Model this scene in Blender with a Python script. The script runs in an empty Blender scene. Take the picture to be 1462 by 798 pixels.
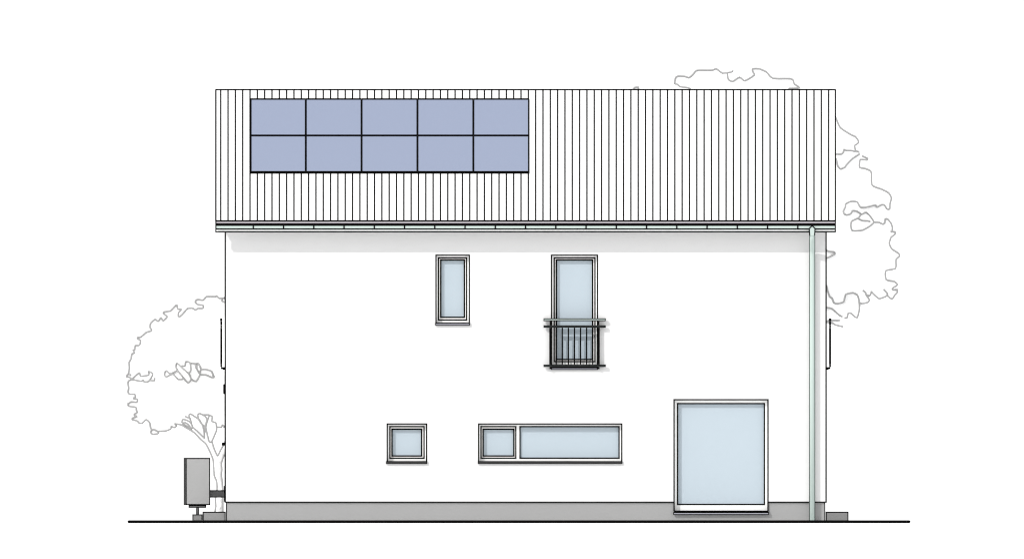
import bpy, math, random
from mathutils import Vector, Matrix
from mathutils.geometry import delaunay_2d_cdt

scene = bpy.context.scene
COL = scene.collection
PX = 1.0 / 78.0                       # metres per drawing unit (78 units = 1 m)
CX, GY = 731.0, 742.2                 # drawing unit of x = 0 and of the ground level

def X(px): return (px - CX) * PX
def Z(py): return (GY - py) * PX
def P(px, py, d=0.0): return Vector((X(px), d * PX, Z(py)))   # d = depth behind the facade plane, in units

# ------------------------------------------------------------------ materials
def mat(name, rgb, rough=0.9, spec=0.0, var=0.02, scale=3.0, bump=0.0):
    m = bpy.data.materials.new(name); m.use_nodes = True
    nt = m.node_tree; b = nt.nodes['Principled BSDF']
    b.inputs['Roughness'].default_value = rough
    b.inputs['Specular IOR Level'].default_value = spec
    tc = nt.nodes.new('ShaderNodeTexCoord')
    nz = nt.nodes.new('ShaderNodeTexNoise'); nz.inputs['Scale'].default_value = scale
    nz.inputs['Detail'].default_value = 4.0
    nt.links.new(tc.outputs['Object'], nz.inputs['Vector'])
    mx = nt.nodes.new('ShaderNodeMix'); mx.data_type = 'RGBA'
    mx.inputs[6].default_value = (*[c * (1 - var) for c in rgb], 1)
    mx.inputs[7].default_value = (*[min(1, c * (1 + var)) for c in rgb], 1)
    nt.links.new(nz.outputs['Fac'], mx.inputs[0])
    nt.links.new(mx.outputs[2], b.inputs['Base Color'])
    if bump:
        n2 = nt.nodes.new('ShaderNodeTexNoise'); n2.inputs['Scale'].default_value = 180.0
        nt.links.new(tc.outputs['Object'], n2.inputs['Vector'])
        bp = nt.nodes.new('ShaderNodeBump'); bp.inputs['Strength'].default_value = bump
        bp.inputs['Distance'].default_value = 0.002
        nt.links.new(n2.outputs['Fac'], bp.inputs['Height'])
        nt.links.new(bp.outputs['Normal'], b.inputs['Normal'])
    return m

M_INK    = mat('black_line', (0.003, 0.003, 0.003), 1.0)
M_WALL   = mat('white_plaster', (0.63, 0.63, 0.63), 0.95, bump=0.05)
M_ROOF   = mat('white_sheet_roof', (0.66, 0.66, 0.66), 0.8)
M_SOFFIT = mat('white_soffit_board', (0.90, 0.90, 0.90), 0.9)
M_REVEAL = mat('white_reveal', (0.90, 0.90, 0.90), 0.9)
M_PLINTH = mat('grey_render', (0.275, 0.275, 0.275), 0.95, var=0.015)
M_FRAME  = mat('white_frame', (0.80, 0.80, 0.79), 0.7)
M_SASH   = mat('off_white_sash', (0.88, 0.86, 0.84), 0.7)
M_GLASS  = mat('pale_blue_glass', (0.378, 0.437, 0.482), 0.25, 0.12, var=0.004)
M_SILLL  = mat('light_grey_sill', (0.30, 0.30, 0.34), 0.7)
M_SILLD  = mat('dark_grey_sill', (0.06, 0.06, 0.06), 0.7)
M_MINT   = mat('pale_mint_metal', (0.425, 0.50, 0.472), 0.7)
M_EDGE   = mat('mauve_grey_edge', (0.375, 0.35, 0.375), 0.8)
M_FASCIA = mat('white_fascia', (0.84, 0.84, 0.84), 0.8)
M_PV     = mat('blue_solar_glass', (0.200, 0.231, 0.316), 0.5, 0.1, var=0.006)
M_RAILL  = mat('pale_green_grey_metal', (0.29, 0.335, 0.32), 0.7)
M_RAILD  = mat('dark_grey_metal', (0.045, 0.05, 0.05), 0.7)
M_PUMP   = mat('grey_painted_metal', (0.32, 0.32, 0.32), 0.8, var=0.01)
M_PUMPD  = mat('dark_grey_panel', (0.10, 0.10, 0.10), 0.8)
M_PIPE   = mat('dark_grey_pipe', (0.24, 0.24, 0.24), 0.8)
M_STEP   = mat('grey_concrete', (0.21, 0.21, 0.21), 0.95, var=0.02)
M_STEPD  = mat('dark_grey_concrete', (0.17, 0.17, 0.17), 0.95, var=0.02)
M_LEAF   = mat('white_foliage', (0.95, 0.95, 0.95), 1.0, var=0.01)
M_TLINE  = mat('grey_line', (0.31, 0.31, 0.31), 1.0)
M_GROUND = mat('white_gravel', (0.80, 0.80, 0.80), 1.0)

# ------------------------------------------------------------------ mesh builder
WPOS = {}
class MB:
    def __init__(s): s.v = []; s.f = []; s.m = []
    def quad(s, pts, m):
        i = len(s.v); s.v += [Vector(p) for p in pts]; s.f.append(tuple(range(i, i + len(pts)))); s.m.append(m)
    def hexa(s, p, m):                # p: 8 corners, bottom ring then top ring
        i = len(s.v); s.v += [Vector(q) for q in p]
        for f in ((0,3,2,1),(4,5,6,7),(0,1,5,4),(1,2,6,5),(2,3,7,6),(3,0,4,7)):
            s.f.append(tuple(i + k for k in f)); s.m.append(m)
    def box(s, x0, x1, y0, y1, d0, d1, m=0):   # y0 above y1 in the drawing
        a, b = X(min(x0, x1)), X(max(x0, x1)); lo, hi = Z(max(y0, y1)), Z(min(y0, y1))
        n, f = min(d0, d1) * PX, max(d0, d1) * PX
        s.hexa([(a,n,lo),(b,n,lo),(b,f,lo),(a,f,lo),(a,n,hi),(b,n,hi),(b,f,hi),(a,f,hi)], m)
    def rect_lines(s, x0, x1, y0, y1, w, d0, d1, m=1, sides='tblr'):
        h = w * 0.53
        if 't' in sides: s.box(x0 - h, x1 + h, y0 - h, y0 + h, d0, d1, m)
        if 'b' in sides: s.box(x0 - h, x1 + h, y1 - h, y1 + h, d0, d1, m)
        ya = y0 + h if 't' in sides else y0; yb = y1 - h if 'b' in sides else y1
        if 'l' in sides: s.box(x0 - h, x0 + h, ya, yb, d0, d1, m)
        if 'r' in sides: s.box(x1 - h, x1 + h, ya, yb, d0, d1, m)
    def ring(s, ox0, ox1, oy0, oy1, ix0, ix1, iy0, iy1, d0, d1, m=0):   # a closed frame, mitre free
        s.box(ox0, ox1, oy0, iy0, d0, d1, m); s.box(ox0, ox1, iy1, oy1, d0, d1, m)
        s.box(ox0, ix0, iy0, iy1, d0, d1, m); s.box(ix1, ox1, iy0, iy1, d0, d1, m)
    def tube(s, pts, r, m, sides=6, flat=True):
        pts = [Vector(p) for p in pts]; n = len(pts)
        if n < 2: return
        rr = r if isinstance(r, (list, tuple)) else [r] * n
        base = len(s.v); prev = None
        for i, p in enumerate(pts):
            t = (pts[min(i + 1, n - 1)] - pts[max(i - 1, 0)])
            t = t.normalized() if t.length > 1e-9 else Vector((1, 0, 0))
            if flat:
                u = Vector((0, 1, 0)); w = t.cross(u)
                w = w.normalized() if w.length > 1e-6 else Vector((1, 0, 0))
            else:
                u = (prev - t * prev.dot(t)) if prev else t.orthogonal()
                u.normalize(); prev = u; w = t.cross(u)
            for k in range(sides):
                a = 2 * math.pi * (k + .5) / sides
                s.v.append(p + (w * math.cos(a) + u * math.sin(a)) * rr[i])
        for i in range(n - 1):
            for k in range(sides):
                a = base + i * sides + k; b = base + i * sides + (k + 1) % sides
                s.f.append((a, b, b + sides, a + sides)); s.m.append(m)
        s.f.append(tuple(base + k for k in range(sides))[::-1]); s.m.append(m)
        s.f.append(tuple(base + (n - 1) * sides + k for k in range(sides))); s.m.append(m)
    def build(s, name, mats, parent=None, origin=None, smooth=False):
        if origin is None:
            origin = Vector(WPOS[parent.name]) if parent else Vector((0, 0, 0))
        origin = Vector(origin)
        me = bpy.data.meshes.new(name)
        me.from_pydata([tuple(v - origin) for v in s.v], [], s.f)
        for mm in mats: me.materials.append(mm)
        for p, k in zip(me.polygons, s.m): p.material_index = k; p.use_smooth = smooth
        import bmesh
        bm = bmesh.new(); bm.from_mesh(me); bmesh.ops.recalc_face_normals(bm, faces=bm.faces); bm.to_mesh(me); bm.free()
        o = bpy.data.objects.new(name, me); COL.objects.link(o); put(o, origin, parent)
        return o

def put(o, world, parent=None):
    world = Vector(world); WPOS[o.name] = tuple(world)
    if parent:
        o.parent = parent; o.location = world - Vector(WPOS[parent.name])
    else:
        o.location = world

def tag(o, label=None, cat=None, group=None, kind=None):
    if label: o['label'] = label
    if cat: o['category'] = cat
    if group: o['group'] = group
    if kind: o['kind'] = kind
    return o

def empty(name, world, parent=None):
    o = bpy.data.objects.new(name, None); COL.objects.link(o); o.empty_display_size = 0.2
    put(o, world, parent); return o

def copy_tree(o, parent=None):
    c = o.copy(); COL.objects.link(c)
    if parent: c.parent = parent
    for ch in list(o.children): copy_tree(ch, c)
    return c

# a wall sheet of real thickness with rectangular openings; (u, v) in units, mapped by fn(u, v, depth)
def wall_with_holes(mb, u0, u1, v0, v1, holes, th, fn, m=0, mr=None):
    us = sorted({u0, u1} | {h[0] for h in holes} | {h[1] for h in holes})
    vs = sorted({v0, v1} | {min(max(h[2], v0), v1) for h in holes} | {min(max(h[3], v0), v1) for h in holes})
    us = [u for u in us if u0 <= u <= u1]
    solid = {}
    for i in range(len(us) - 1):
        for j in range(len(vs) - 1):
            cu, cv = (us[i] + us[i+1]) / 2, (vs[j] + vs[j+1]) / 2
            solid[i, j] = not any(h[0] < cu < h[1] and h[2] < cv < h[3] for h in holes)
    for (i, j), ok in solid.items():
        if not ok: continue
        a, b, c, d = us[i], us[i+1], vs[j], vs[j+1]
        mb.quad([fn(a,c,0), fn(b,c,0), fn(b,d,0), fn(a,d,0)], m)
        mb.quad([fn(a,c,th), fn(b,c,th), fn(b,d,th), fn(a,d,th)], m)
        for di, dj, e in ((-1,0,((a,c),(a,d))),(1,0,((b,c),(b,d))),(0,-1,((a,c),(b,c))),(0,1,((a,d),(b,d)))):
            if not solid.get((i + di, j + dj), False):
                (p, q), (r, t) = e
                mb.quad([fn(p,q,0), fn(r,t,0), fn(r,t,th), fn(p,q,th)], m if mr is None else mr)

# ------------------------------------------------------------------ roof geometry
TAN = 0.53; TH = math.atan(TAN); CO, SI = math.cos(TH), math.sin(TH)
EAVE_D, EAVE_Y, RIDGE_Y = -27.0, 316.0, 128.2
RIDGE_D = EAVE_D + (EAVE_Y - RIDGE_Y) / TAN
DEPTH = 2 * RIDGE_D
RX0, RX1 = 307.4, 1193.4
def S(px, py, n=0.0, back=False):      # point seen at drawing height py on the front slope, lifted n units
    py0 = py + n * CO                  # foot of the normal on the slope
    d = EAVE_D + (EAVE_Y - py0) / TAN
    d -= n * SI
    if back: d = 2 * RIDGE_D - d
    return P(px, py, d)
def slope_box(mb, x0, x1, y0, y1, n0, n1, m, back=False):
    # y0 upper, y1 lower edge (of the top face); the sides stay square to the slope
    def c(x, y, n):
        py_foot = y + n1 * CO
        d = EAVE_D + (EAVE_Y - py_foot) / TAN - n * SI
        if back: d = 2 * RIDGE_D - d
        return P(x, py_foot - n * CO, d)
    mb.hexa([c(x0,y1,n0), c(x1,y1,n0), c(x1,y0,n0), c(x0,y0,n0), c(x0,y1,n1), c(x1,y1,n1), c(x1,y0,n1), c(x0,y0,n1)], m)

# ------------------------------------------------------------------ setting
g = MB()
gx0, gx1 = 184.0, 1298.0
a, b = X(gx0), X(gx1); n, f = -1.2, 14.5; t, lo = 0.0, -0.052
g.quad([(a,n,t),(b,n,t),(b,f,t),(a,f,t)], 0)
g.quad([(a,n,lo),(b,n,lo),(b,f,lo),(a,f,lo)], 1)
r_ = 0.012
for (p, q) in (((a,n),(b,n)),((a,f),(b,f))): g.quad([(p[0],p[1],lo),(q[0],q[1],lo),(q[0],q[1],t),(p[0],p[1],t)], 1)
for (p, q) in (((a,n),(a,f)),((b,n),(b,f))): g.quad([(p[0],p[1],lo),(q[0],q[1],lo),(q[0],q[1],t),(p[0],p[1],t)], 1)
# rounded nosing at both ends of the cut ground edge
for sx in (a, b):
    g.tube([(sx, n, lo / 2), (sx, f, lo / 2)], 0.0258, 1, 10, flat=False)
tag(g.build('ground', [M_GROUND, M_INK]), 'flat white plot with a thick black cut edge', 'ground', kind='structure')
g = MB(); R = 400
g.quad([(-R,-R,-0.060),(R,-R,-0.060),(R,R,-0.060),(-R,R,-0.060)], 0)
tag(g.build('terrain', [M_GROUND]), 'white open land around the plot', 'terrain', kind='structure')

# ------------------------------------------------------------------ house
HX = (321.0 + 1180.0) / 2
house = empty('house', (X(HX), RIDGE_D * PX, 0))
tag(house, 'white two storey house with pale standing seam roof and grey plinth', 'house')

HOLES = {
    'upper':  (622.5, 670.0, 364.4, 461.0),
    'french': (787.4, 852.9, 364.4, 524.2),
    'square': (552.9, 609.0, 605.0, 658.4),
    'strip':  (683.4, 887.6, 605.0, 658.4),
    'big':    (962.4, 1096.4, 570.4, 728.8),
}
WX0, WX1, WTOP, WBOT, WTH = 321.0, 1180.0, 312.0, 716.3, 24.0
fn_front = lambda u, v, d: P(u, v, d)
fn_rear = lambda u, v, d: P(u, v, DEPTH - d)
w = MB()
wall_with_holes(w, WX0, WX1, WTOP, WBOT, list(HOLES.values()), WTH, fn_front, 0, 2)
LW = 2.0
w.box(WX0 - .5, WX0 + LW - .5, 331, WBOT + .9, -.35, .0 - .02, 1)
w.box(WX1 - LW + .5, WX1 + .5, 331, WBOT + .9, -.35, -.02, 1)
# bottom arris of the plaster
w.box(WX0 + LW - .5, HOLES['big'][0] - .9, WBOT - .8, WBOT + .9, -.35, -.02, 1)
w.box(HOLES['big'][1] + .9, WX1 - LW + .5, WBOT - .8, WBOT + .9, -.35, -.02, 1)
for k, h in HOLES.items():
    if k == 'big':
        w.rect_lines(h[0], h[1], h[2], h[3], 1.8, -.4, -.03, 1, 'tlr')
    else:
        w.rect_lines(h[0], h[1], h[2], h[3], 1.7, -.4, -.03, 1, 'tlr')
w.build('facade_wall', [M_WALL, M_INK, M_REVEAL], house)
w = MB(); wall_with_holes(w, WX0, WX1, WTOP, WBOT, [], WTH, fn_rear)
w.build('rear_wall', [M_WALL], house)

FR_D = 300.0; FR_HALF = (852.9 - 787.4) / 2          # gable french windows: centre depth and half width
KW = (430.0, 500.0, 570.0, 632.0)                    # small gable window (depth range, heights)
for side in (-1, 1):
    w = MB()
    wx = WX0 if side < 0 else WX1
    fn = (lambda u, v, d, wx=wx, side=side: P(wx - side * d, v, u))
    hs = [(FR_D - FR_HALF, FR_D + FR_HALF, 364.4, 524.2)]
    if side < 0: hs.append(KW)
    wall_with_holes(w, WTH, DEPTH - WTH, WTOP, WBOT, hs, WTH, fn)
    # the triangle under the roof
    ru = lambda d: WTOP - .53 * min(d, DEPTH - d)
    pts = [(1.0, WTOP), (DEPTH - 1.0, WTOP), (RIDGE_D, ru(RIDGE_D) + 1.0)]
    i = len(w.v)
    w.v += [fn(u, v, 0.05) for u, v in pts] + [fn(u, v, WTH) for u, v in pts]
    for fc in ((0,1,2),(3,5,4),(0,3,4,1),(1,4,5,2),(2,5,3,0)):
        w.f.append(tuple(i + k for k in fc)); w.m.append(0)
    w.build('gable_wall', [M_WALL], house)

# plinth, set back a little behind the plaster
pl = MB(); IN = 1.6
PH = [(HOLES['big'][0], HOLES['big'][1], 700.0, 728.8)]
fnp = lambda u, v, d: P(u, v, d + IN)
wall_with_holes(pl, WX0 + IN, WX1 - IN, WBOT + .01, GY, PH, WTH, fnp)
pl.box(WX0 + IN, WX1 - IN, WBOT + .01, GY, DEPTH - IN - WTH, DEPTH - IN, 0)
for side in (-1, 1):
    xo = WX0 + IN if side < 0 else WX1 - IN
    pl.box(xo, xo - side * WTH, WBOT + .01, GY, IN + WTH, DEPTH - IN - WTH, 0)
pl.box(WX0 + IN, WX0 + IN + 1.4, WBOT + 1, GY, IN - .3, IN - .02, 1)
pl.box(WX1 - IN - 1.4, WX1 - IN, WBOT + 1, GY, IN - .3, IN - .02, 1)
h = HOLES['big']
pl.box(h[0] - .9, h[0] + .9, WBOT + .3, h[3], IN - .3, IN - .02, 1)
pl.box(h[1] - .9, h[1] + .9, WBOT + .3, h[3], IN - .3, IN - .02, 1)
pl.build('plinth', [M_PLINTH, M_INK], house)

# roof: a folded slab with standing seams, verge and ridge lines
rf = MB(); TV = 7.0       # vertical thickness of the slab
def ring_pts(x):
    return [P(x, EAVE_Y, EAVE_D), P(x, RIDGE_Y, RIDGE_D), P(x, EAVE_Y, 2*RIDGE_D - EAVE_D),
            P(x, EAVE_Y + TV, 2*RIDGE_D - EAVE_D), P(x, RIDGE_Y + TV, RIDGE_D), P(x, EAVE_Y + TV, EAVE_D)]
L, Rr = ring_pts(RX0), ring_pts(RX1)
for i in range(6):
    j = (i + 1) % 6
    rf.quad([L[i], L[j], Rr[j], Rr[i]], 0 if i < 2 else 2)
for q in (L, Rr):
    rf.quad([q[0], q[1], q[4], q[5]], 2); rf.quad([q[1], q[2], q[3], q[4]], 2)
for back in (False, True):
    for k in range(84):
        cx = 315.1 + 10.457 * k
        slope_box(rf, cx - .92, cx + .92, RIDGE_Y + 1.1, EAVE_Y - .6, .01, .35, 1, back)
    for x0, x1 in ((RX0 - .3, RX0 + 1.6), (RX1 - 1.6, RX1 + .3)):
        slope_box(rf, x0, x1, RIDGE_Y + 1.1, EAVE_Y - .6, -.3, .5, 1, back)
    slope_box(rf, RX0 - .1, RX1 + .1, EAVE_Y - 1.6, EAVE_Y - .1, .02, .6, 1, back)
    dd = (lambda d: 2 * RIDGE_D - d) if back else (lambda d: d)
    rf.box(RX0, RX1, 316.6, 319.0, dd(EAVE_D - .05), dd(EAVE_D - 1.0), 3)          # drip edge
    rf.box(RX0 - .1, RX0 + 1.4, 316.2, 323.0, dd(EAVE_D - 1.05), dd(EAVE_D - 1.5), 1)
    rf.box(RX1 - 1.4, RX1 + .1, 316.2, 323.0, dd(EAVE_D - 1.05), dd(EAVE_D - 1.5), 1)
rf.box(RX0 - .1, RX1 + .1, RIDGE_Y - .9, RIDGE_Y + 1.0, RIDGE_D - 2.2, RIDGE_D + 2.2, 1)   # ridge cap
rf.build('roof', [M_ROOF, M_INK, M_SOFFIT, M_EDGE], house)

# fascia board
for back in (False, True):
    dd = (lambda d: 2 * RIDGE_D - d) if back else (lambda d: d)
    fa = MB()
    fa.box(RX0, RX1, 323.05, 331.6, dd(-26.6), dd(-23.5), 0)
    fa.box(RX0 - .1, RX1 + .1, 330.4, 332.0, dd(-26.65), dd(-27.2), 1)
    fa.box(RX0 - .1, RX0 + 1.4, 323.05, 330.4, dd(-26.65), dd(-27.2), 1)
    fa.box(RX1 - 1.4, RX1 + .1, 323.05, 330.4, dd(-26.65), dd(-27.2), 1)
    fa.build('fascia', [M_FASCIA, M_INK], house)

# gutter: an open trough with a rolled black bead, brackets as sub-parts
gu = MB(); GX0, GX1 = RX0 + .9, RX1 - .9
prof = [(-27.3, 321.2), (-27.3, 324.5), (-28.3, 326.2), (-30.0, 327.0), (-32.6, 327.0), (-33.4, 326.4), (-33.8, 325.2), (-33.9, 321.2)]
prof = [(-27.3 + (d + 27.3) * .6, y) for d, y in prof]
inner = [(d + (0.4 if i > 3 else -0.4) * (1 if i not in (0, 1) else 1), y - .35) for i, (d, y) in enumerate(prof)]
loop = prof + inner[::-1]
nl = len(loop); i0 = len(gu.v)
for xx in (GX0, GX1): gu.v += [P(xx, y, d) for d, y in loop]
for i in range(nl):
    j = (i + 1) % nl
    gu.f.append((i0 + i, i0 + j, i0 + nl + j, i0 + nl + i)); gu.m.append(0)
for e in (0, nl):
    for i in range(len(prof) - 1):
        k = nl - 1 - i
        gu.f.append((i0 + e + i, i0 + e + i + 1, i0 + e + k - 1, i0 + e + k)); gu.m.append(0)
for xx in (GX0, GX1 - .3):
    gu.quad([P(xx + .15, y, d) for d, y in prof], 0)
gu.box(GX0 - .8, GX1 + .8, 319.0, 322.6, -31.6, -30.6, 1)               # front bead
gu.box(GX0 - .8, GX1 + .8, 326.2, 327.9, -31.6, -31.0, 1)               # lower edge line
gu.box(GX0 - .9, GX0 + .6, 322.6, 326.2, -31.65, -31.3, 1)
gu.box(GX1 - .6, GX1 + .9, 322.6, 326.2, -31.65, -31.3, 1)
gutter = gu.build('gutter', [M_MINT, M_INK], house)
br = MB(); bx = 361.6
br.box(bx - .95, bx + .95, 322.6, 326.15, -31.8, -31.3, 0)
b0 = br.build('bracket', [M_INK], gutter)
for k in range(1, 19):
    c = b0.copy(); COL.objects.link(c); c.location = b0.location + Vector((43.19 * k * PX, 0, 0))

# downpipe: pointed outlet in front of the gutter, swan neck back to the wall, straight pipe
dp = MB(); DX = 1159.5; DR = 3.55
path = [(-29.6, 331.0), (-29.6, 338.0), (-28.0, 341.5), (-10.5, 356.0), (-7.6, 360.5), (-7.2, 366.0), (-7.2, 500.0), (-7.2, GY)]
pts = [P(DX, y, d) for d, y in path]
def pipe_ring(mb, pts, r, m, sides=20):
    base = len(mb.v); n = len(pts)
    for i, p in enumerate(pts):
        t = (pts[min(i+1,n-1)] - pts[max(i-1,0)]).normalized()
        u = Vector((1,0,0)); w_ = t.cross(u).normalized()
        for k in range(sides):
            a = 2*math.pi*k/sides
            mb.v.append(p + (u*math.cos(a) + w_*math.sin(a)) * r)
    for i in range(n-1):
        for k in range(sides):
            a = base+i*sides+k; b_ = base+i*sides+(k+1)%sides
            mb.f.append((a,b_,b_+sides,a+sides)); mb.m.append(m)
    mb.f.append(tuple(base+(n-1)*sides+k for k in range(sides))); mb.m.append(m)
    mb.f.append(tuple(base+k for k in range(sides))); mb.m.append(m)
pipe_ring(dp, pts, DR * PX, 0)
downpipe = dp.build('downpipe', [M_MINT, M_INK], house, smooth=True)
sm = MB()
for sx in (-1, 1):
    q = [Vector((X(DX + sx * (DR + .05)), p.y, p.z)) for p in pts]
    sm.tube(q, .8 * PX, 0, 6, flat=False)
sm.build('seam', [M_INK], downpipe)
ou = MB()
front = [(DX, 322.2), (DX + 4.2, 326.6), (DX + 3.6, 336.4), (DX - 3.6, 336.4), (DX - 4.2, 326.6)]
i0 = len(ou.v)
for dd_ in (-33.8, -27.6): ou.v += [P(x, y, dd_) for x, y in front]
ou.f.append(tuple(range(i0, i0+5))); ou.m.append(0); ou.f.append(tuple(range(i0+5, i0+10))); ou.m.append(0)
for k in range(5):
    j = (k+1) % 5; ou.f.append((i0+k, i0+j, i0+5+j, i0+5+k)); ou.m.append(0)
for p, q in ((3,4),(4,0),(0,1),(1,2)):
    ou.tube([P(*front[p], -33.8), P(*front[q], -33.8)], .95 * PX, 1, 6)
ou.build('outlet', [M_MINT, M_INK], downpipe)

# windows ---------------------------------------------------------------
FD, GD, FGD = 8.0, 11.3, 10.0      # depth of frame face, sash glass, fixed glass
def line_rect(mb, r, wd, d, m=1): mb.rect_lines(r[0], r[1], r[2], r[3], wd, d - .35, d - .02, m)
def window(hole, sashes, fixed, sill, sill_mat, sd=3.0):
    x0, x1, y0, y1 = hole
    org = P((x0 + x1) / 2, y1, 0)
    fr = MB()
    # frame members round every sash/fixed light, cut by columns
    lights = sorted([s[0] for s in sashes] + fixed, key=lambda r: r[0])
    top = lights[0][2]; bot = lights[0][3]
    fr.box(x0, x1, y0, top, FD, WTH - 3, 0); fr.box(x0, x1, bot, y1, FD, WTH - 3, 0)
    xe = x0
    for r in lights:
        fr.box(xe, r[0], top, bot, FD, WTH - 3, 0); xe = r[1]
    fr.box(xe, x1, top, bot, FD, WTH - 3, 0)
    for r in lights: line_rect(fr, r, 1.75, FD)
    f_ = fr.build('window', [M_FRAME, M_INK], house, org)
    for outer, inner_ in sashes:
        s_ = MB()
        s_.ring(*[outer[0], outer[1], outer[2], outer[3]], *inner_, FD + .6, WTH - 4, 0)
        s_.rect_lines(*inner_, 1.9, FD + .2, FD + .58, 1)
        s_.build('sash', [M_SASH, M_INK], f_)
        g_ = MB(); g_.box(inner_[0], inner_[1], inner_[2], inner_[3], GD, GD + 2, 0)
        g_.build('pane', [M_GLASS], f_)
    for r in fixed:
        g_ = MB(); g_.box(r[0], r[1], r[2], r[3], FGD, FGD + 2, 0)
        g_.build('pane', [M_GLASS], f_)
    sx0, sx1, sy0, sy1 = sill
    si = MB()
    si.box(sx0, sx1, sy0 - .6, sy1 + .2, -sd, -.42, 0)
    si.box(x0 + .05, x1 - .05, y1 - .55, y1 + .0, -.42, FD - .05, 0)
    c_ = (sy0 + sy1) / 2 + .1
    si.box(sx0 + 1.2, sx1 - 1.2, c_ - .6, c_ + .65, -sd - .3, -sd - .02, 1)
    si.build('sill', [M_INK, sill_mat], f_)
    return f_

window(HOLES['upper'], [((626.0, 666.2, 368.2, 456.6), (629.3, 663.0, 371.2, 452.9))], [], (621.4, 671.0, 461.0, 464.4), M_SILLL)
fw = window(HOLES['french'], [((791.3, 849.4, 368.2, 516.0), (794.4, 846.0, 371.2, 513.0))], [], (786.8, 853.6, 524.4, 527.6), M_SILLL)
window(HOLES['square'], [((556.7, 605.4, 608.7, 653.6), (559.7, 602.0, 612.3, 650.5))], [], (551.3, 610.0, 658.4, 661.6), M_SILLD)
window(HOLES['strip'], [((686.8, 736.4, 608.7, 653.6), (689.8, 733.6, 612.3, 650.5))], [(742.4, 883.8, 608.7, 653.6)], (682.3, 888.6, 658.4, 661.6), M_SILLD)
bw = window(HOLES['big'], [], [(967.4, 1091.3, 575.9, 719.6)], (961.2, 1097.8, 730.9, 734.2), M_SILLL)
sb = MB(); sb.box(962.0, 1097.0, 728.6, 730.2, -1.6, -.45, 0); sb.build('sill_flashing', [M_INK], bw)

def place_on_gable(o, side, d_center, py, parent=None):
    """turn a thing built on the facade so that it stands on a gable"""
    wx = X(WX0) if side < 0 else X(WX1)
    base = Vector(WPOS[parent.name]) if parent else Vector((0, 0, 0))
    o.location = Vector((wx, d_center * PX, Z(py))) - base
    o.rotation_euler = (0, 0, math.radians(-90 if side < 0 else 90))
for side in (-1, 1):
    c = copy_tree(fw, house); place_on_gable(c, side, FR_D, 524.2, house)
# small gable window, built on the facade datum and turned
kw = 70.0
kx = 500.0
kwin = window((kx, kx + kw, KW[2], KW[3]), [((kx + 4, kx + kw - 4, KW[2] + 4, KW[3] - 5), (kx + 7, kx + kw - 7, KW[2] + 7, KW[3] - 8))], [],
              (kx - 1.5, kx + kw + 1.5, KW[3], KW[3] + 3.6), M_SILLD, 4.2)
place_on_gable(kwin, -1, (KW[0] + KW[1]) / 2, KW[3], house)

# balcony railings --------------------------------------------------------
RC = 820.3
rail = empty('balcony_railing', P(RC, 524.2, 0))
tag(rail, 'black balcony railing with seven bars in front of the tall window', 'railing', 'balcony railings on the house walls')
def bar_with_strip(name, x0, x1, y0, y1, d0, d1, m_):
    b_ = MB(); b_.box(x0, x1, y0, y1, d0, d1, 0)
    c_ = (y0 + y1) / 2; hh = (y1 - y0) / 2 - 1.3
    b_.box(x0 + 1.1, x1 - 1.1, c_ - hh, c_ + hh, d0 - .25, d0 - .02, 1)
    return b_.build(name, [M_INK, m_], rail)
bar_with_strip('handrail', 776.0, 864.9, 454.3, 458.4, -6.8, -3.4, M_RAILL)
bar_with_strip('upper_rail', 776.0, 864.9, 464.2, 467.8, -6.4, -3.8, M_RAILD)
bar_with_strip('lower_rail', 776.0, 864.9, 520.3, 523.8, -6.4, -3.8, M_RAILD)
for x0, x1 in ((784.2, 787.4), (853.2, 856.4)):
    b_ = MB(); b_.box(x0, x1, 467.9, 520.2, -6.6, -3.6, 0); b_.box(x0 + .6, x1 - .6, 458.5, 464.1, -6.6, -3.6, 0)
    b_.build('post', [M_INK], rail)
    b_ = MB(); b_.box(x0 + .4, x1 - .4, 523.9, 526.8, -5.6, -.5, 0); b_.build('wall_bracket', [M_INK], rail)
for k in range(7):
    x_ = 794.1 + 8.69 * k
    b_ = MB(); b_.box(x_ - 1.0, x_ + 1.0, 467.9, 520.2, -5.8, -4.4, 0); b_.build('baluster', [M_INK], rail)
for side, lab in ((-1, 'black balcony railing seen edge-on, standing off the left gable above the heat pump'),
                  (1, 'black balcony railing seen edge-on, standing off the right gable beside the downpipe')):
    c = copy_tree(rail); c['label'] = lab; place_on_gable(c, side, FR_D, 524.2)

# solar panels ------------------------------------------------------------
cols = [357.2, 436.6, 516.2, 596.0, 675.8, 755.6]; rows = [140.6, 193.6, 246.6]
colname = ['leftmost in', 'second from the left in', 'middle one of', 'second from the right in', 'rightmost in']
for r in range(2):
    for c in range(5):
        x0, x1, y0, y1 = cols[c] + .05, cols[c+1] - .05, rows[r] + .05, rows[r+1] - .05
        org = S((x0 + x1) / 2, y1, 0)
        t_ = empty('solar_panel', org)
        row = 'upper row near the ridge' if r == 0 else 'lower row above the bare seams'
        tag(t_, 'blue black-framed solar panel, %s the %s' % (colname[c], row), 'solar panel', 'solar panels on the roof')
        lw = 1.9 if c == 0 else 1.3; rw = 1.7 if c == 4 else 1.3
        tw = 2.0 if r == 0 else 1.2; bwid = 1.2 if r == 0 else 2.2
        fr = MB()
        slope_box(fr, x0, x1, y0, y0 + tw, .5, 2.0, 0); slope_box(fr, x0, x1, y1 - bwid, y1, .5, 2.0, 0)
        slope_box(fr, x0, x0 + lw, y0 + tw, y1 - bwid, .5, 2.0, 0); slope_box(fr, x1 - rw, x1, y0 + tw, y1 - bwid, .5, 2.0, 0)
        fr.build('frame', [M_INK], t_)
        gl = MB(); slope_box(gl, x0 + lw, x1 - rw, y0 + tw, y1 - bwid, .6, 1.7, 0); gl.build('glass', [M_PV], t_)

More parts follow.
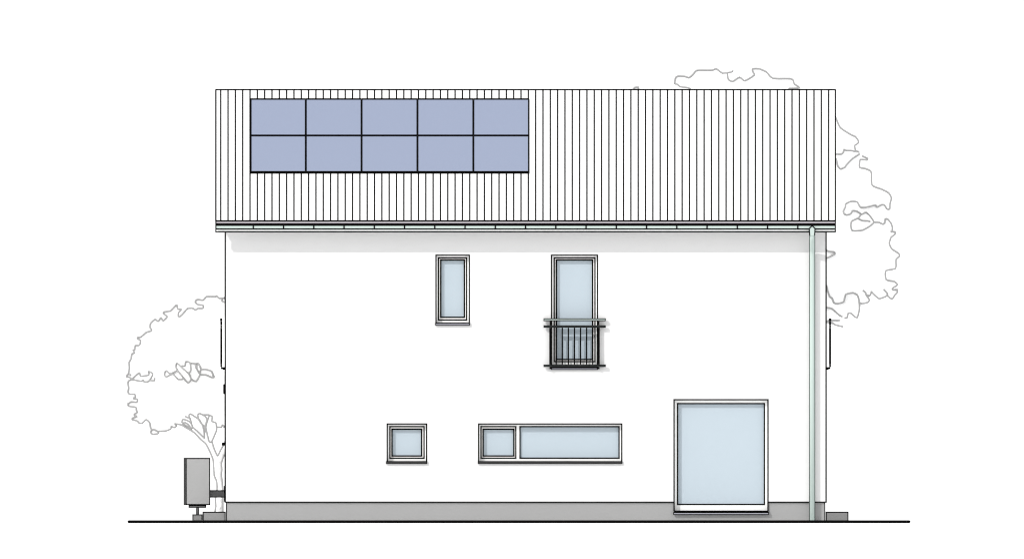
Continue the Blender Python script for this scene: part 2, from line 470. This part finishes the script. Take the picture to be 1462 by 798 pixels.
# heat pump ---------------------------------------------------------------
hp = empty('heat_pump', P(282, GY, 250))
tag(hp, 'grey heat pump box on a short stand beside the left gable', 'heat pump')
def box_lined(name, parent, x0, x1, y0, y1, d0, d1, m_, wd=1.5, sides='tblr', extra=None):
    b_ = MB(); b_.box(x0, x1, y0, y1, d0, d1, 0)
    h_ = wd / 2
    b_.rect_lines(x0 + h_, x1 - h_, y0 + h_, y1 - h_, wd, d0 - .35, d0 - .02, 1, sides)
    if extra: extra(b_)
    return b_.build(name, [m_, M_INK], parent)
box_lined('casing', hp, 264.9, 300.2, 653.2, 720.6, 215, 300, M_PUMP)
box_lined('fan_panel', hp, 262.2, 264.85, 653.2, 720.6, 217, 298, M_PUMPD, .9, 'tbl')
box_lined('bracket', hp, 269.2, 294.4, 720.65, 724.4, 222, 293, M_PUMP, 1.3)
box_lined('stand', hp, 280.0, 284.2, 724.45, 733.6, 235, 280, M_PUMP, 1.1, 'lr')
box_lined('foot', hp, 274.6, 289.0, 733.65, GY, 225, 290, M_STEP, 1.3, 'tlr')
box_lined('pipe_duct', hp, 300.25, 319.6, 699.2, 709.8, 250, 262, M_PIPE, 1.4, 'tb')
b_ = MB(); b_.box(319.65, 320.95, 693.2, 715.8, 240, 272, 0); b_.build('wall_plate', [M_INK], hp)

# door steps and wall lamp -------------------------------------------------
def step(name, x0, x1, y0, d0, d1, m_, label):
    o = empty  # noqa
    b_ = MB(); b_.box(x0, x1, y0, GY, d0, d1, 0)
    b_.rect_lines(x0 + .7, x1 - .7, y0 + .75, GY, 1.5, d0 - .35, d0 - .02, 1, 'tlr')
    ob = b_.build(name, [m_, M_INK], None, P((x0 + x1) / 2, GY, d0))
    tag(ob, label, 'step', 'door steps beside the house')
step('door_step', 289.2, 322.2, 729.8, 8, 190, M_STEP, 'mid grey concrete step at the left end of the plinth beside the heat pump foot')
step('door_step', 1178.8, 1211.4, 729.8, 3, 185, M_STEPD, 'darker grey concrete step at the right end of the plinth near the downpipe')
lm = MB(); i0 = 0
ln = 12
for xx, rr in ((320.95, 1.0), (319.6, 1.0), (318.7, .82)):
    for k in range(ln):
        a = 2 * math.pi * k / ln
        lm.v.append(P(xx, 555.2 + 7.2 * rr * math.sin(a), 120 + 5 * rr * math.cos(a)))
for j in range(2):
    for k in range(ln):
        lm.f.append((j*ln+k, j*ln+(k+1)%ln, (j+1)*ln+(k+1)%ln, (j+1)*ln+k)); lm.m.append(0)
lm.f.append(tuple(range(ln))); lm.m.append(0); lm.f.append(tuple(range(2*ln, 3*ln))); lm.m.append(0)
tag(lm.build('wall_lamp', [M_INK], None, P(320.95, 555.2, 120)), 'small black rounded fitting fixed flat on the left gable', 'wall lamp')

# trees --------------------------------------------------------------------
def seg_dist(p, a, b):
    ab = b - a; t_ = max(0, min(1, (p - a).dot(ab) / max(ab.length_squared, 1e-9)))
    return (p - (a + ab * t_)).length
def poly_dist(p, poly):
    return min(seg_dist(p, poly[i], poly[(i + 1) % len(poly)]) for i in range(len(poly)))
def inside(p, poly):
    c = False; n = len(poly); j = n - 1
    for i in range(n):
        a, b = poly[i], poly[j]
        if (a.y > p.y) != (b.y > p.y) and p.x < (b.x - a.x) * (p.y - a.y) / (b.y - a.y) + a.x: c = not c
        j = i
    return c
def puff(mb, poly, d0, T0, T1, Rr_, grid, m, seed=1):
    """a closed body with real depth whose outline is poly (units): thick rim, swelling front and back"""
    poly = [Vector(p) for p in poly]
    rnd = random.Random(seed)
    pts = list(poly)
    xs = [p.x for p in poly]; ys = [p.y for p in poly]
    y = min(ys)
    while y < max(ys):
        x = min(xs)
        while x < max(xs):
            q = Vector((x + rnd.uniform(-.25, .25) * grid, y + rnd.uniform(-.25, .25) * grid))
            if inside(q, poly) and poly_dist(q, poly) > grid * .35: pts.append(q)
            x += grid
        y += grid
    n = len(poly)
    vo, eo, fo, *_ = delaunay_2d_cdt(pts, [(i, (i + 1) % n) for i in range(n)], [], 1, 1e-4)
    def hgt(q): return swell(q, poly, T0, T1, Rr_)
    base = len(mb.v); nv = len(vo)
    hs = [hgt(q) for q in vo]
    mb.v += [P(q.x, q.y, d0 - h_) for q, h_ in zip(vo, hs)]
    mb.v += [P(q.x, q.y, d0 + h_) for q, h_ in zip(vo, hs)]
    count = {}
    for f_ in fo:
        mb.f.append(tuple(base + k for k in f_)); mb.m.append(m)
        mb.f.append(tuple(base + nv + k for k in reversed(f_))); mb.m.append(m)
        for k in range(len(f_)):
            e = (f_[k], f_[(k + 1) % len(f_)])
            key = (min(e), max(e)); count[key] = count.get(key, 0) + 1
    for (a, b), c in count.items():
        if c == 1:
            mb.f.append((base + a, base + b, base + nv + b, base + nv + a)); mb.m.append(m)
def swell(q, poly, T0, T1, Rr_):
    d = poly_dist(q, poly) if inside(q, poly) else 0.0
    t_ = min(d / Rr_, 1.0); return T0 + T1 * (t_ * t_ * (3 - 2 * t_))
def smooth(pl):
    """Catmull-Rom through the traced points"""
    pl = [Vector(p) for p in pl]; out = []
    for i in range(len(pl) - 1):
        p0, p1, p2, p3 = pl[max(i-1,0)], pl[i], pl[i+1], pl[min(i+2,len(pl)-1)]
        k = 3 if (p2 - p1).length > 3 else 2
        for s_ in range(k):
            t_ = s_ / k
            c = .5 * ((2*p1) + (p2-p0)*t_ + (2*p0-5*p1+4*p2-p3)*t_*t_ + (3*p1-p0-3*p2+p3)*t_**3)
            out.append(p1.lerp(p2, t_).lerp(c, .6))
    out.append(pl[-1]); return out
def draw_lines(mb, lines, poly, d0, T0, T1, Rr_, r, m, both=True):
    poly = [Vector(p) for p in poly]
    for ln_ in lines:
        pts = smooth(ln_)
        hs = [swell(q, poly, T0, T1, Rr_) for q in pts]
        mb.tube([P(q.x, q.y, d0 - h_ - .5) for q, h_ in zip(pts, hs)], r * PX, m, 6)
        if both: mb.tube([P(q.x, q.y, d0 + h_ + .5) for q, h_ in zip(pts, hs)], r * PX, m, 6)

def zA(l): return [(170 + x / 4.433, 400 + y / 4.433) for x, y in l]
def zB(l): return [(170 + x / 4.2, 570 + y / 4.2) for x, y in l]
def zC(l): return [(890 + x / 4.434, 80 + y / 4.434) for x, y in l]
def zD(l): return [(1170 + x / 4.9875, 150 + y / 4.9875) for x, y in l]
def zE(l): return [(1170 + x / 3.9925, 280 + y / 3.9925) for x, y in l]

# tree behind the left gable
A1 = zA([(668,104),(664,112),(632,113),(616,98),(608,103),(552,103),(532,125),(497,121),(484,128),(482,142),(500,154),(530,158),(532,172),(524,178),(500,177),(480,188),(465,176),(432,178),(400,215),(383,230),(374,228),(376,205),(395,184),(370,180),(368,160),(360,156),(325,193),(282,200),(280,210),(303,228),(300,236),(280,255),(275,254),(268,238),(262,238),(246,260),(228,246),(200,270),(194,295),(204,312),(202,320),(170,330),(137,358),(117,360),(116,370),(134,380),(132,402),(122,412),(102,412),(97,440),(88,440),(95,460),(80,465),(75,495),(62,520),(64,555),(58,590),(48,600),(48,612),(65,614),(78,626),(62,634),(54,648),(60,680),(55,705),(65,720),(98,720),(102,735),(88,748),(115,752),(112,770),(75,768),(58,780)])
A2 = zB([(55,18),(52,35),(65,42),(100,46),(103,68),(110,75),(90,88),(93,98),(108,100),(78,112),(80,122),(108,128),(118,140),(138,142),(162,120),(182,138),(188,172),(195,180),(188,195),(200,208),(232,205),(238,195)])
A3 = zB([(238,190),(280,188),(310,175),(312,160),(330,168),(345,158),(332,145),(375,152)])
A_loop = zB([(195,180),(212,180),(238,195)])
crownL = A1 + A2 + A3 + [(278, 608), (300, 600), (345, 612), (395, 618), (432, 596), (452, 556), (447, 505), (428, 462), (398, 436), (360, 424)]
lines_c = [A1 + A2, A3, A_loop,
    zA([(650,112),(650,130),(665,138)]), zA([(68,604),(72,592)]),
    zA([(78,626),(128,583),(135,606),(188,598),(183,575),(208,585),(212,598),(192,632),(178,642),(155,640),(150,628),(140,638),(78,626)]),
    zA([(192,632),(222,634),(224,616)]),
    zA([(368,570),(335,586),(315,586),(300,572),(290,578),(287,600),(300,610),(335,592),(352,604),(372,626),(395,626),(408,618),(368,570)]),
    zA([(368,570),(358,545),(366,522),(400,555),(440,590),(455,625),(440,648),(428,642),(408,618)]),
    zA([(394,540),(416,540),(420,514),(442,516),(450,530),(453,570),(440,590)]),
    zA([(450,522),(482,527),(486,553),(506,586),(512,596),(487,640),(455,625)]),
    zA([(482,527),(500,524),(516,560),(510,590)]),
    zA([(516,564),(545,562),(585,575),(595,605),(603,608),(590,616),(550,598),(512,598)])]
TRL = 700.0
tree = empty('outline_tree', P(313, GY, TRL))
tag(tree, 'white grey-outlined tree with a forked trunk rising behind the heat pump', 'tree', 'pale outlined trees behind the house')
LR = 1.42
cb = MB(); args = (TRL, 16, 32, 90)
puff(cb, crownL, *args, 13, 0)
draw_lines(cb, lines_c, crownL, *args, LR, 1)
cb.build('crown', [M_LEAF, M_TLINE], tree)
trunkL = zB([(375,152),(400,168),(450,198),(490,240),(520,265),(550,325),(565,370),(570,455),(585,490),(587,540),(578,590),(580,640),(575,670),(572,722),(628,722),(622,670),(622,590),(622,535),(618,490),(613,450),(616,420),(614,380),(634,330),(660,270),(640,255),(605,310),(590,338),(570,295),(556,250),(540,252),(525,200),(520,165),(515,163),(510,190),(512,232),(470,196),(434,178),(410,160),(378,142)])
lines_t = [zB([(375,152),(400,168),(450,198),(490,240),(520,265),(550,325),(565,370),(570,455),(585,490),(587,540),(578,590),(580,640),(575,670),(572,722)]),
    zB([(630,330),(614,380),(616,420),(613,450),(618,490),(622,535),(622,590),(622,670),(628,722)]),
    zB([(375,140),(380,120),(400,122),(425,135),(440,160),(434,176),(410,160),(378,142)]),
    zB([(378,142),(395,138),(415,150),(434,176)]),
    zB([(395,100),(410,108),(425,112),(438,160)]),
    zB([(512,232),(470,190),(440,165),(430,130),(418,95),(430,87),(465,110),(480,120),(500,155),(508,190),(512,232)]),
    zB([(515,163),(490,140),(475,115),(472,90),(485,84),(515,100),(527,120),(515,163)]),
    zB([(500,92),(535,92),(558,102),(556,130),(580,140),(584,165),(584,185),(556,250),(540,252),(527,200),(520,165),(530,125),(540,98)]),
    zB([(584,165),(615,165),(617,152),(628,158),(628,170)]),
    zB([(515,163),(510,190),(512,232)]),
    zB([(556,250),(570,295),(590,338),(605,310),(636,250)])]
tb = MB(); targs = (TRL - 58, 3, 4, 5)
puff(tb, trunkL, *targs, 3.5, 0)
draw_lines(tb, lines_t, trunkL, *targs, LR, 1)
tb.build('trunk', [M_LEAF, M_TLINE], tree)

# tree behind the right half of the house
T0l = zC([(62,212),(72,200),(95,198),(96,215)])
T1l = zC([(440,225),(425,212),(410,202),(360,196),(340,180),(323,176),(330,138),(348,128),(388,130),(415,138),(440,118),(465,92),(560,91),(588,82),(628,110),(688,102),(692,92)])
T2l = zC([(658,108),(664,150),(692,162),(735,135),(768,158),(828,122),(818,100),(818,82),(860,82),(905,102),(945,142),(1055,144),(1075,155),(1082,178),(1118,203),(1050,206),(1050,220)])
R1 = zD([(112,85),(120,100),(148,162),(225,212),(255,225),(278,258),(272,275),(250,290),(258,325),(285,334)])
R4 = zD([(302,362),(342,380),(340,393),(292,388),(286,408),(286,444),(325,452),(362,468),(370,490),(372,565),(395,583),(440,598),(492,625),(512,662),(502,705),(500,742)])
R4b = zD([(500,742),(478,738),(462,712),(440,710),(408,728),(400,712),(330,728),(290,726),(268,690),(225,686),(186,704),(184,725),(170,755),(175,775),(195,782),(222,775),(235,752),(265,755),(295,775)])
R8 = zE([(374,130),(388,130),(408,155),(416,180),(414,200),(432,204),(430,218),(408,235),(398,270),(412,300),(450,325),(456,342),(436,362),(434,412),(378,425),(380,475),(425,485),(445,505),(415,525),(418,533),(445,532),(442,550),(432,560),(415,585),(402,580),(384,565)])
R9 = zE([(365,530),(384,550),(384,568),(350,582),(335,582),(298,548),(297,540),(288,566),(265,560),(262,548),(247,536)])
R9o = zE([(384,568),(350,582),(335,582),(298,548),(288,566)])
R10 = zE([(265,562),(284,590),(275,605),(245,612),(225,605)])
R11 = zE([(34,500),(42,518),(48,545),(60,575),(72,580),(80,605),(100,612),(138,602),(150,560),(190,550),(215,562),(224,590),(228,640),(214,694),(180,668),(163,668),(158,692),(142,694)])
lines_r = [T0l, T1l, T2l, R1,
    zD([(112,350),(155,350),(170,335),(174,316),(190,324),(230,325),(258,332)]),
    zD([(116,380),(122,398),(130,435),(150,456),(182,442),(190,428),(235,382),(287,347)]),
    R4 + R4b[1:],
    zE([(236,105),(222,128),(245,140),(275,141),(290,146)]),
    zE([(222,125),(185,142),(178,165),(184,195),(205,198),(245,194),(285,172),(310,148),(285,110),(265,92),(250,100),(236,105)]),
    zE([(310,148),(340,150),(362,160),(372,150),(374,130)]) + R8[1:], zE([(404,203),(414,200)]),
    R9, R10, R11,
    zE([(30,632),(42,635),(70,640),(110,675),(130,686)]),
    zE([(30,716),(42,712),(62,706),(118,708)]), zE([(36,714),(45,718),(75,722),(90,733),(135,744)]),
    zE([(30,305),(42,310),(60,316),(85,318),(88,330),(70,340),(45,352),(32,356)])]
crownR = ([(902, 132)] + T0l[1:3] + [(913, 135), (950, 150), (978, 135)] + T1l[1:14] + T2l[2:-2] + [(1130, 132), (1150, 132), (1185, 160)]
          + R1 + R4 + [(1262, 318)] + R8 + R9o + zE([(284,590),(275,605),(245,612),(228,640),(214,694),(180,668),(163,668),(158,692),(142,694)])
          + [(1186, 466), (1150, 470), (1080, 478), (1000, 468), (930, 430), (890, 370), (872, 300), (868, 230), (884, 170)])
TRR = 1000.0
tree2 = empty('outline_tree', P(1075, GY, TRR))
tag(tree2, 'large white grey-outlined tree showing above the ridge and past the right roof edge', 'tree', 'pale outlined trees behind the house')
cb = MB(); args = (TRR, 22, 40, 110)
puff(cb, crownR, *args, 16, 0, seed=3)
draw_lines(cb, lines_r, crownR, *args, LR, 1)
cb.build('crown', [M_LEAF, M_TLINE], tree2)
tb = MB()
tb.tube([P(1075, GY, TRR), P(1073, 690, TRR), P(1078, 600, TRR), P(1076, 520, TRR), P(1072, 440, TRR)], [16*PX, 12.5*PX, 11*PX, 10*PX, 8*PX], 0, 14)
tb.tube([P(1077, 560, TRR), P(1110, 500, TRR - 6), P(1150, 455, TRR - 8)], [7*PX, 5.5*PX, 4*PX], 0, 10)
tb.tube([P(1077, 545, TRR), P(1035, 490, TRR + 6), P(1000, 450, TRR + 8)], [7*PX, 5.5*PX, 4*PX], 0, 10)
tb.build('trunk', [M_LEAF], tree2)

# ------------------------------------------------------------------ light, sky, camera
sd = Vector((26.0, 27.0, -28.0)).normalized()          # direction the sunlight travels
sun = bpy.data.lights.new('sun', 'SUN'); sun.energy = 2.5; sun.angle = math.radians(0.5); sun.color = (1.0, 0.985, 0.965)
so = bpy.data.objects.new('sun', sun); COL.objects.link(so)
so.rotation_euler = sd.to_track_quat('-Z', 'Y').to_euler(); so.location = (-20, -20, 25)

wd = bpy.data.worlds.new('World'); scene.world = wd; wd.use_nodes = True
nt = wd.node_tree; nt.nodes.clear()
out = nt.nodes.new('ShaderNodeOutputWorld')
sky = nt.nodes.new('ShaderNodeTexSky'); sky.sky_type = 'NISHITA'; sky.sun_disc = False
sky.sun_elevation = math.asin(-sd.z); sky.sun_rotation = math.atan2(-sd.x, -sd.y)
b1 = nt.nodes.new('ShaderNodeBackground'); b1.inputs['Strength'].default_value = 0.10
b2 = nt.nodes.new('ShaderNodeBackground'); b2.inputs['Color'].default_value = (1, 1, 1, 1); b2.inputs['Strength'].default_value = 1.36
mxs = nt.nodes.new('ShaderNodeMixShader'); mxs.inputs[0].default_value = 0.94     # a bright, evenly white cloud cover
nt.links.new(sky.outputs[0], b1.inputs['Color'])
nt.links.new(b1.outputs[0], mxs.inputs[1]); nt.links.new(b2.outputs[0], mxs.inputs[2])
nt.links.new(mxs.outputs[0], out.inputs['Surface'])

cam = bpy.data.cameras.new('camera'); cam.type = 'ORTHO'; cam.ortho_scale = 1462 * PX
cam.clip_start = 0.1; cam.clip_end = 1500
co = bpy.data.objects.new('camera', cam); COL.objects.link(co)
co.location = (0, -30, (GY - 399.0) * PX); co.rotation_euler = (math.radians(90), 0, 0)
scene.camera = co

scene.render.engine = 'CYCLES'
scene.cycles.filter_width = 1.15
scene.cycles.max_bounces = 6
scene.view_settings.view_transform = 'Standard'; scene.view_settings.look = 'None'
scene.view_settings.exposure = 0.0; scene.view_settings.gamma = 1.0
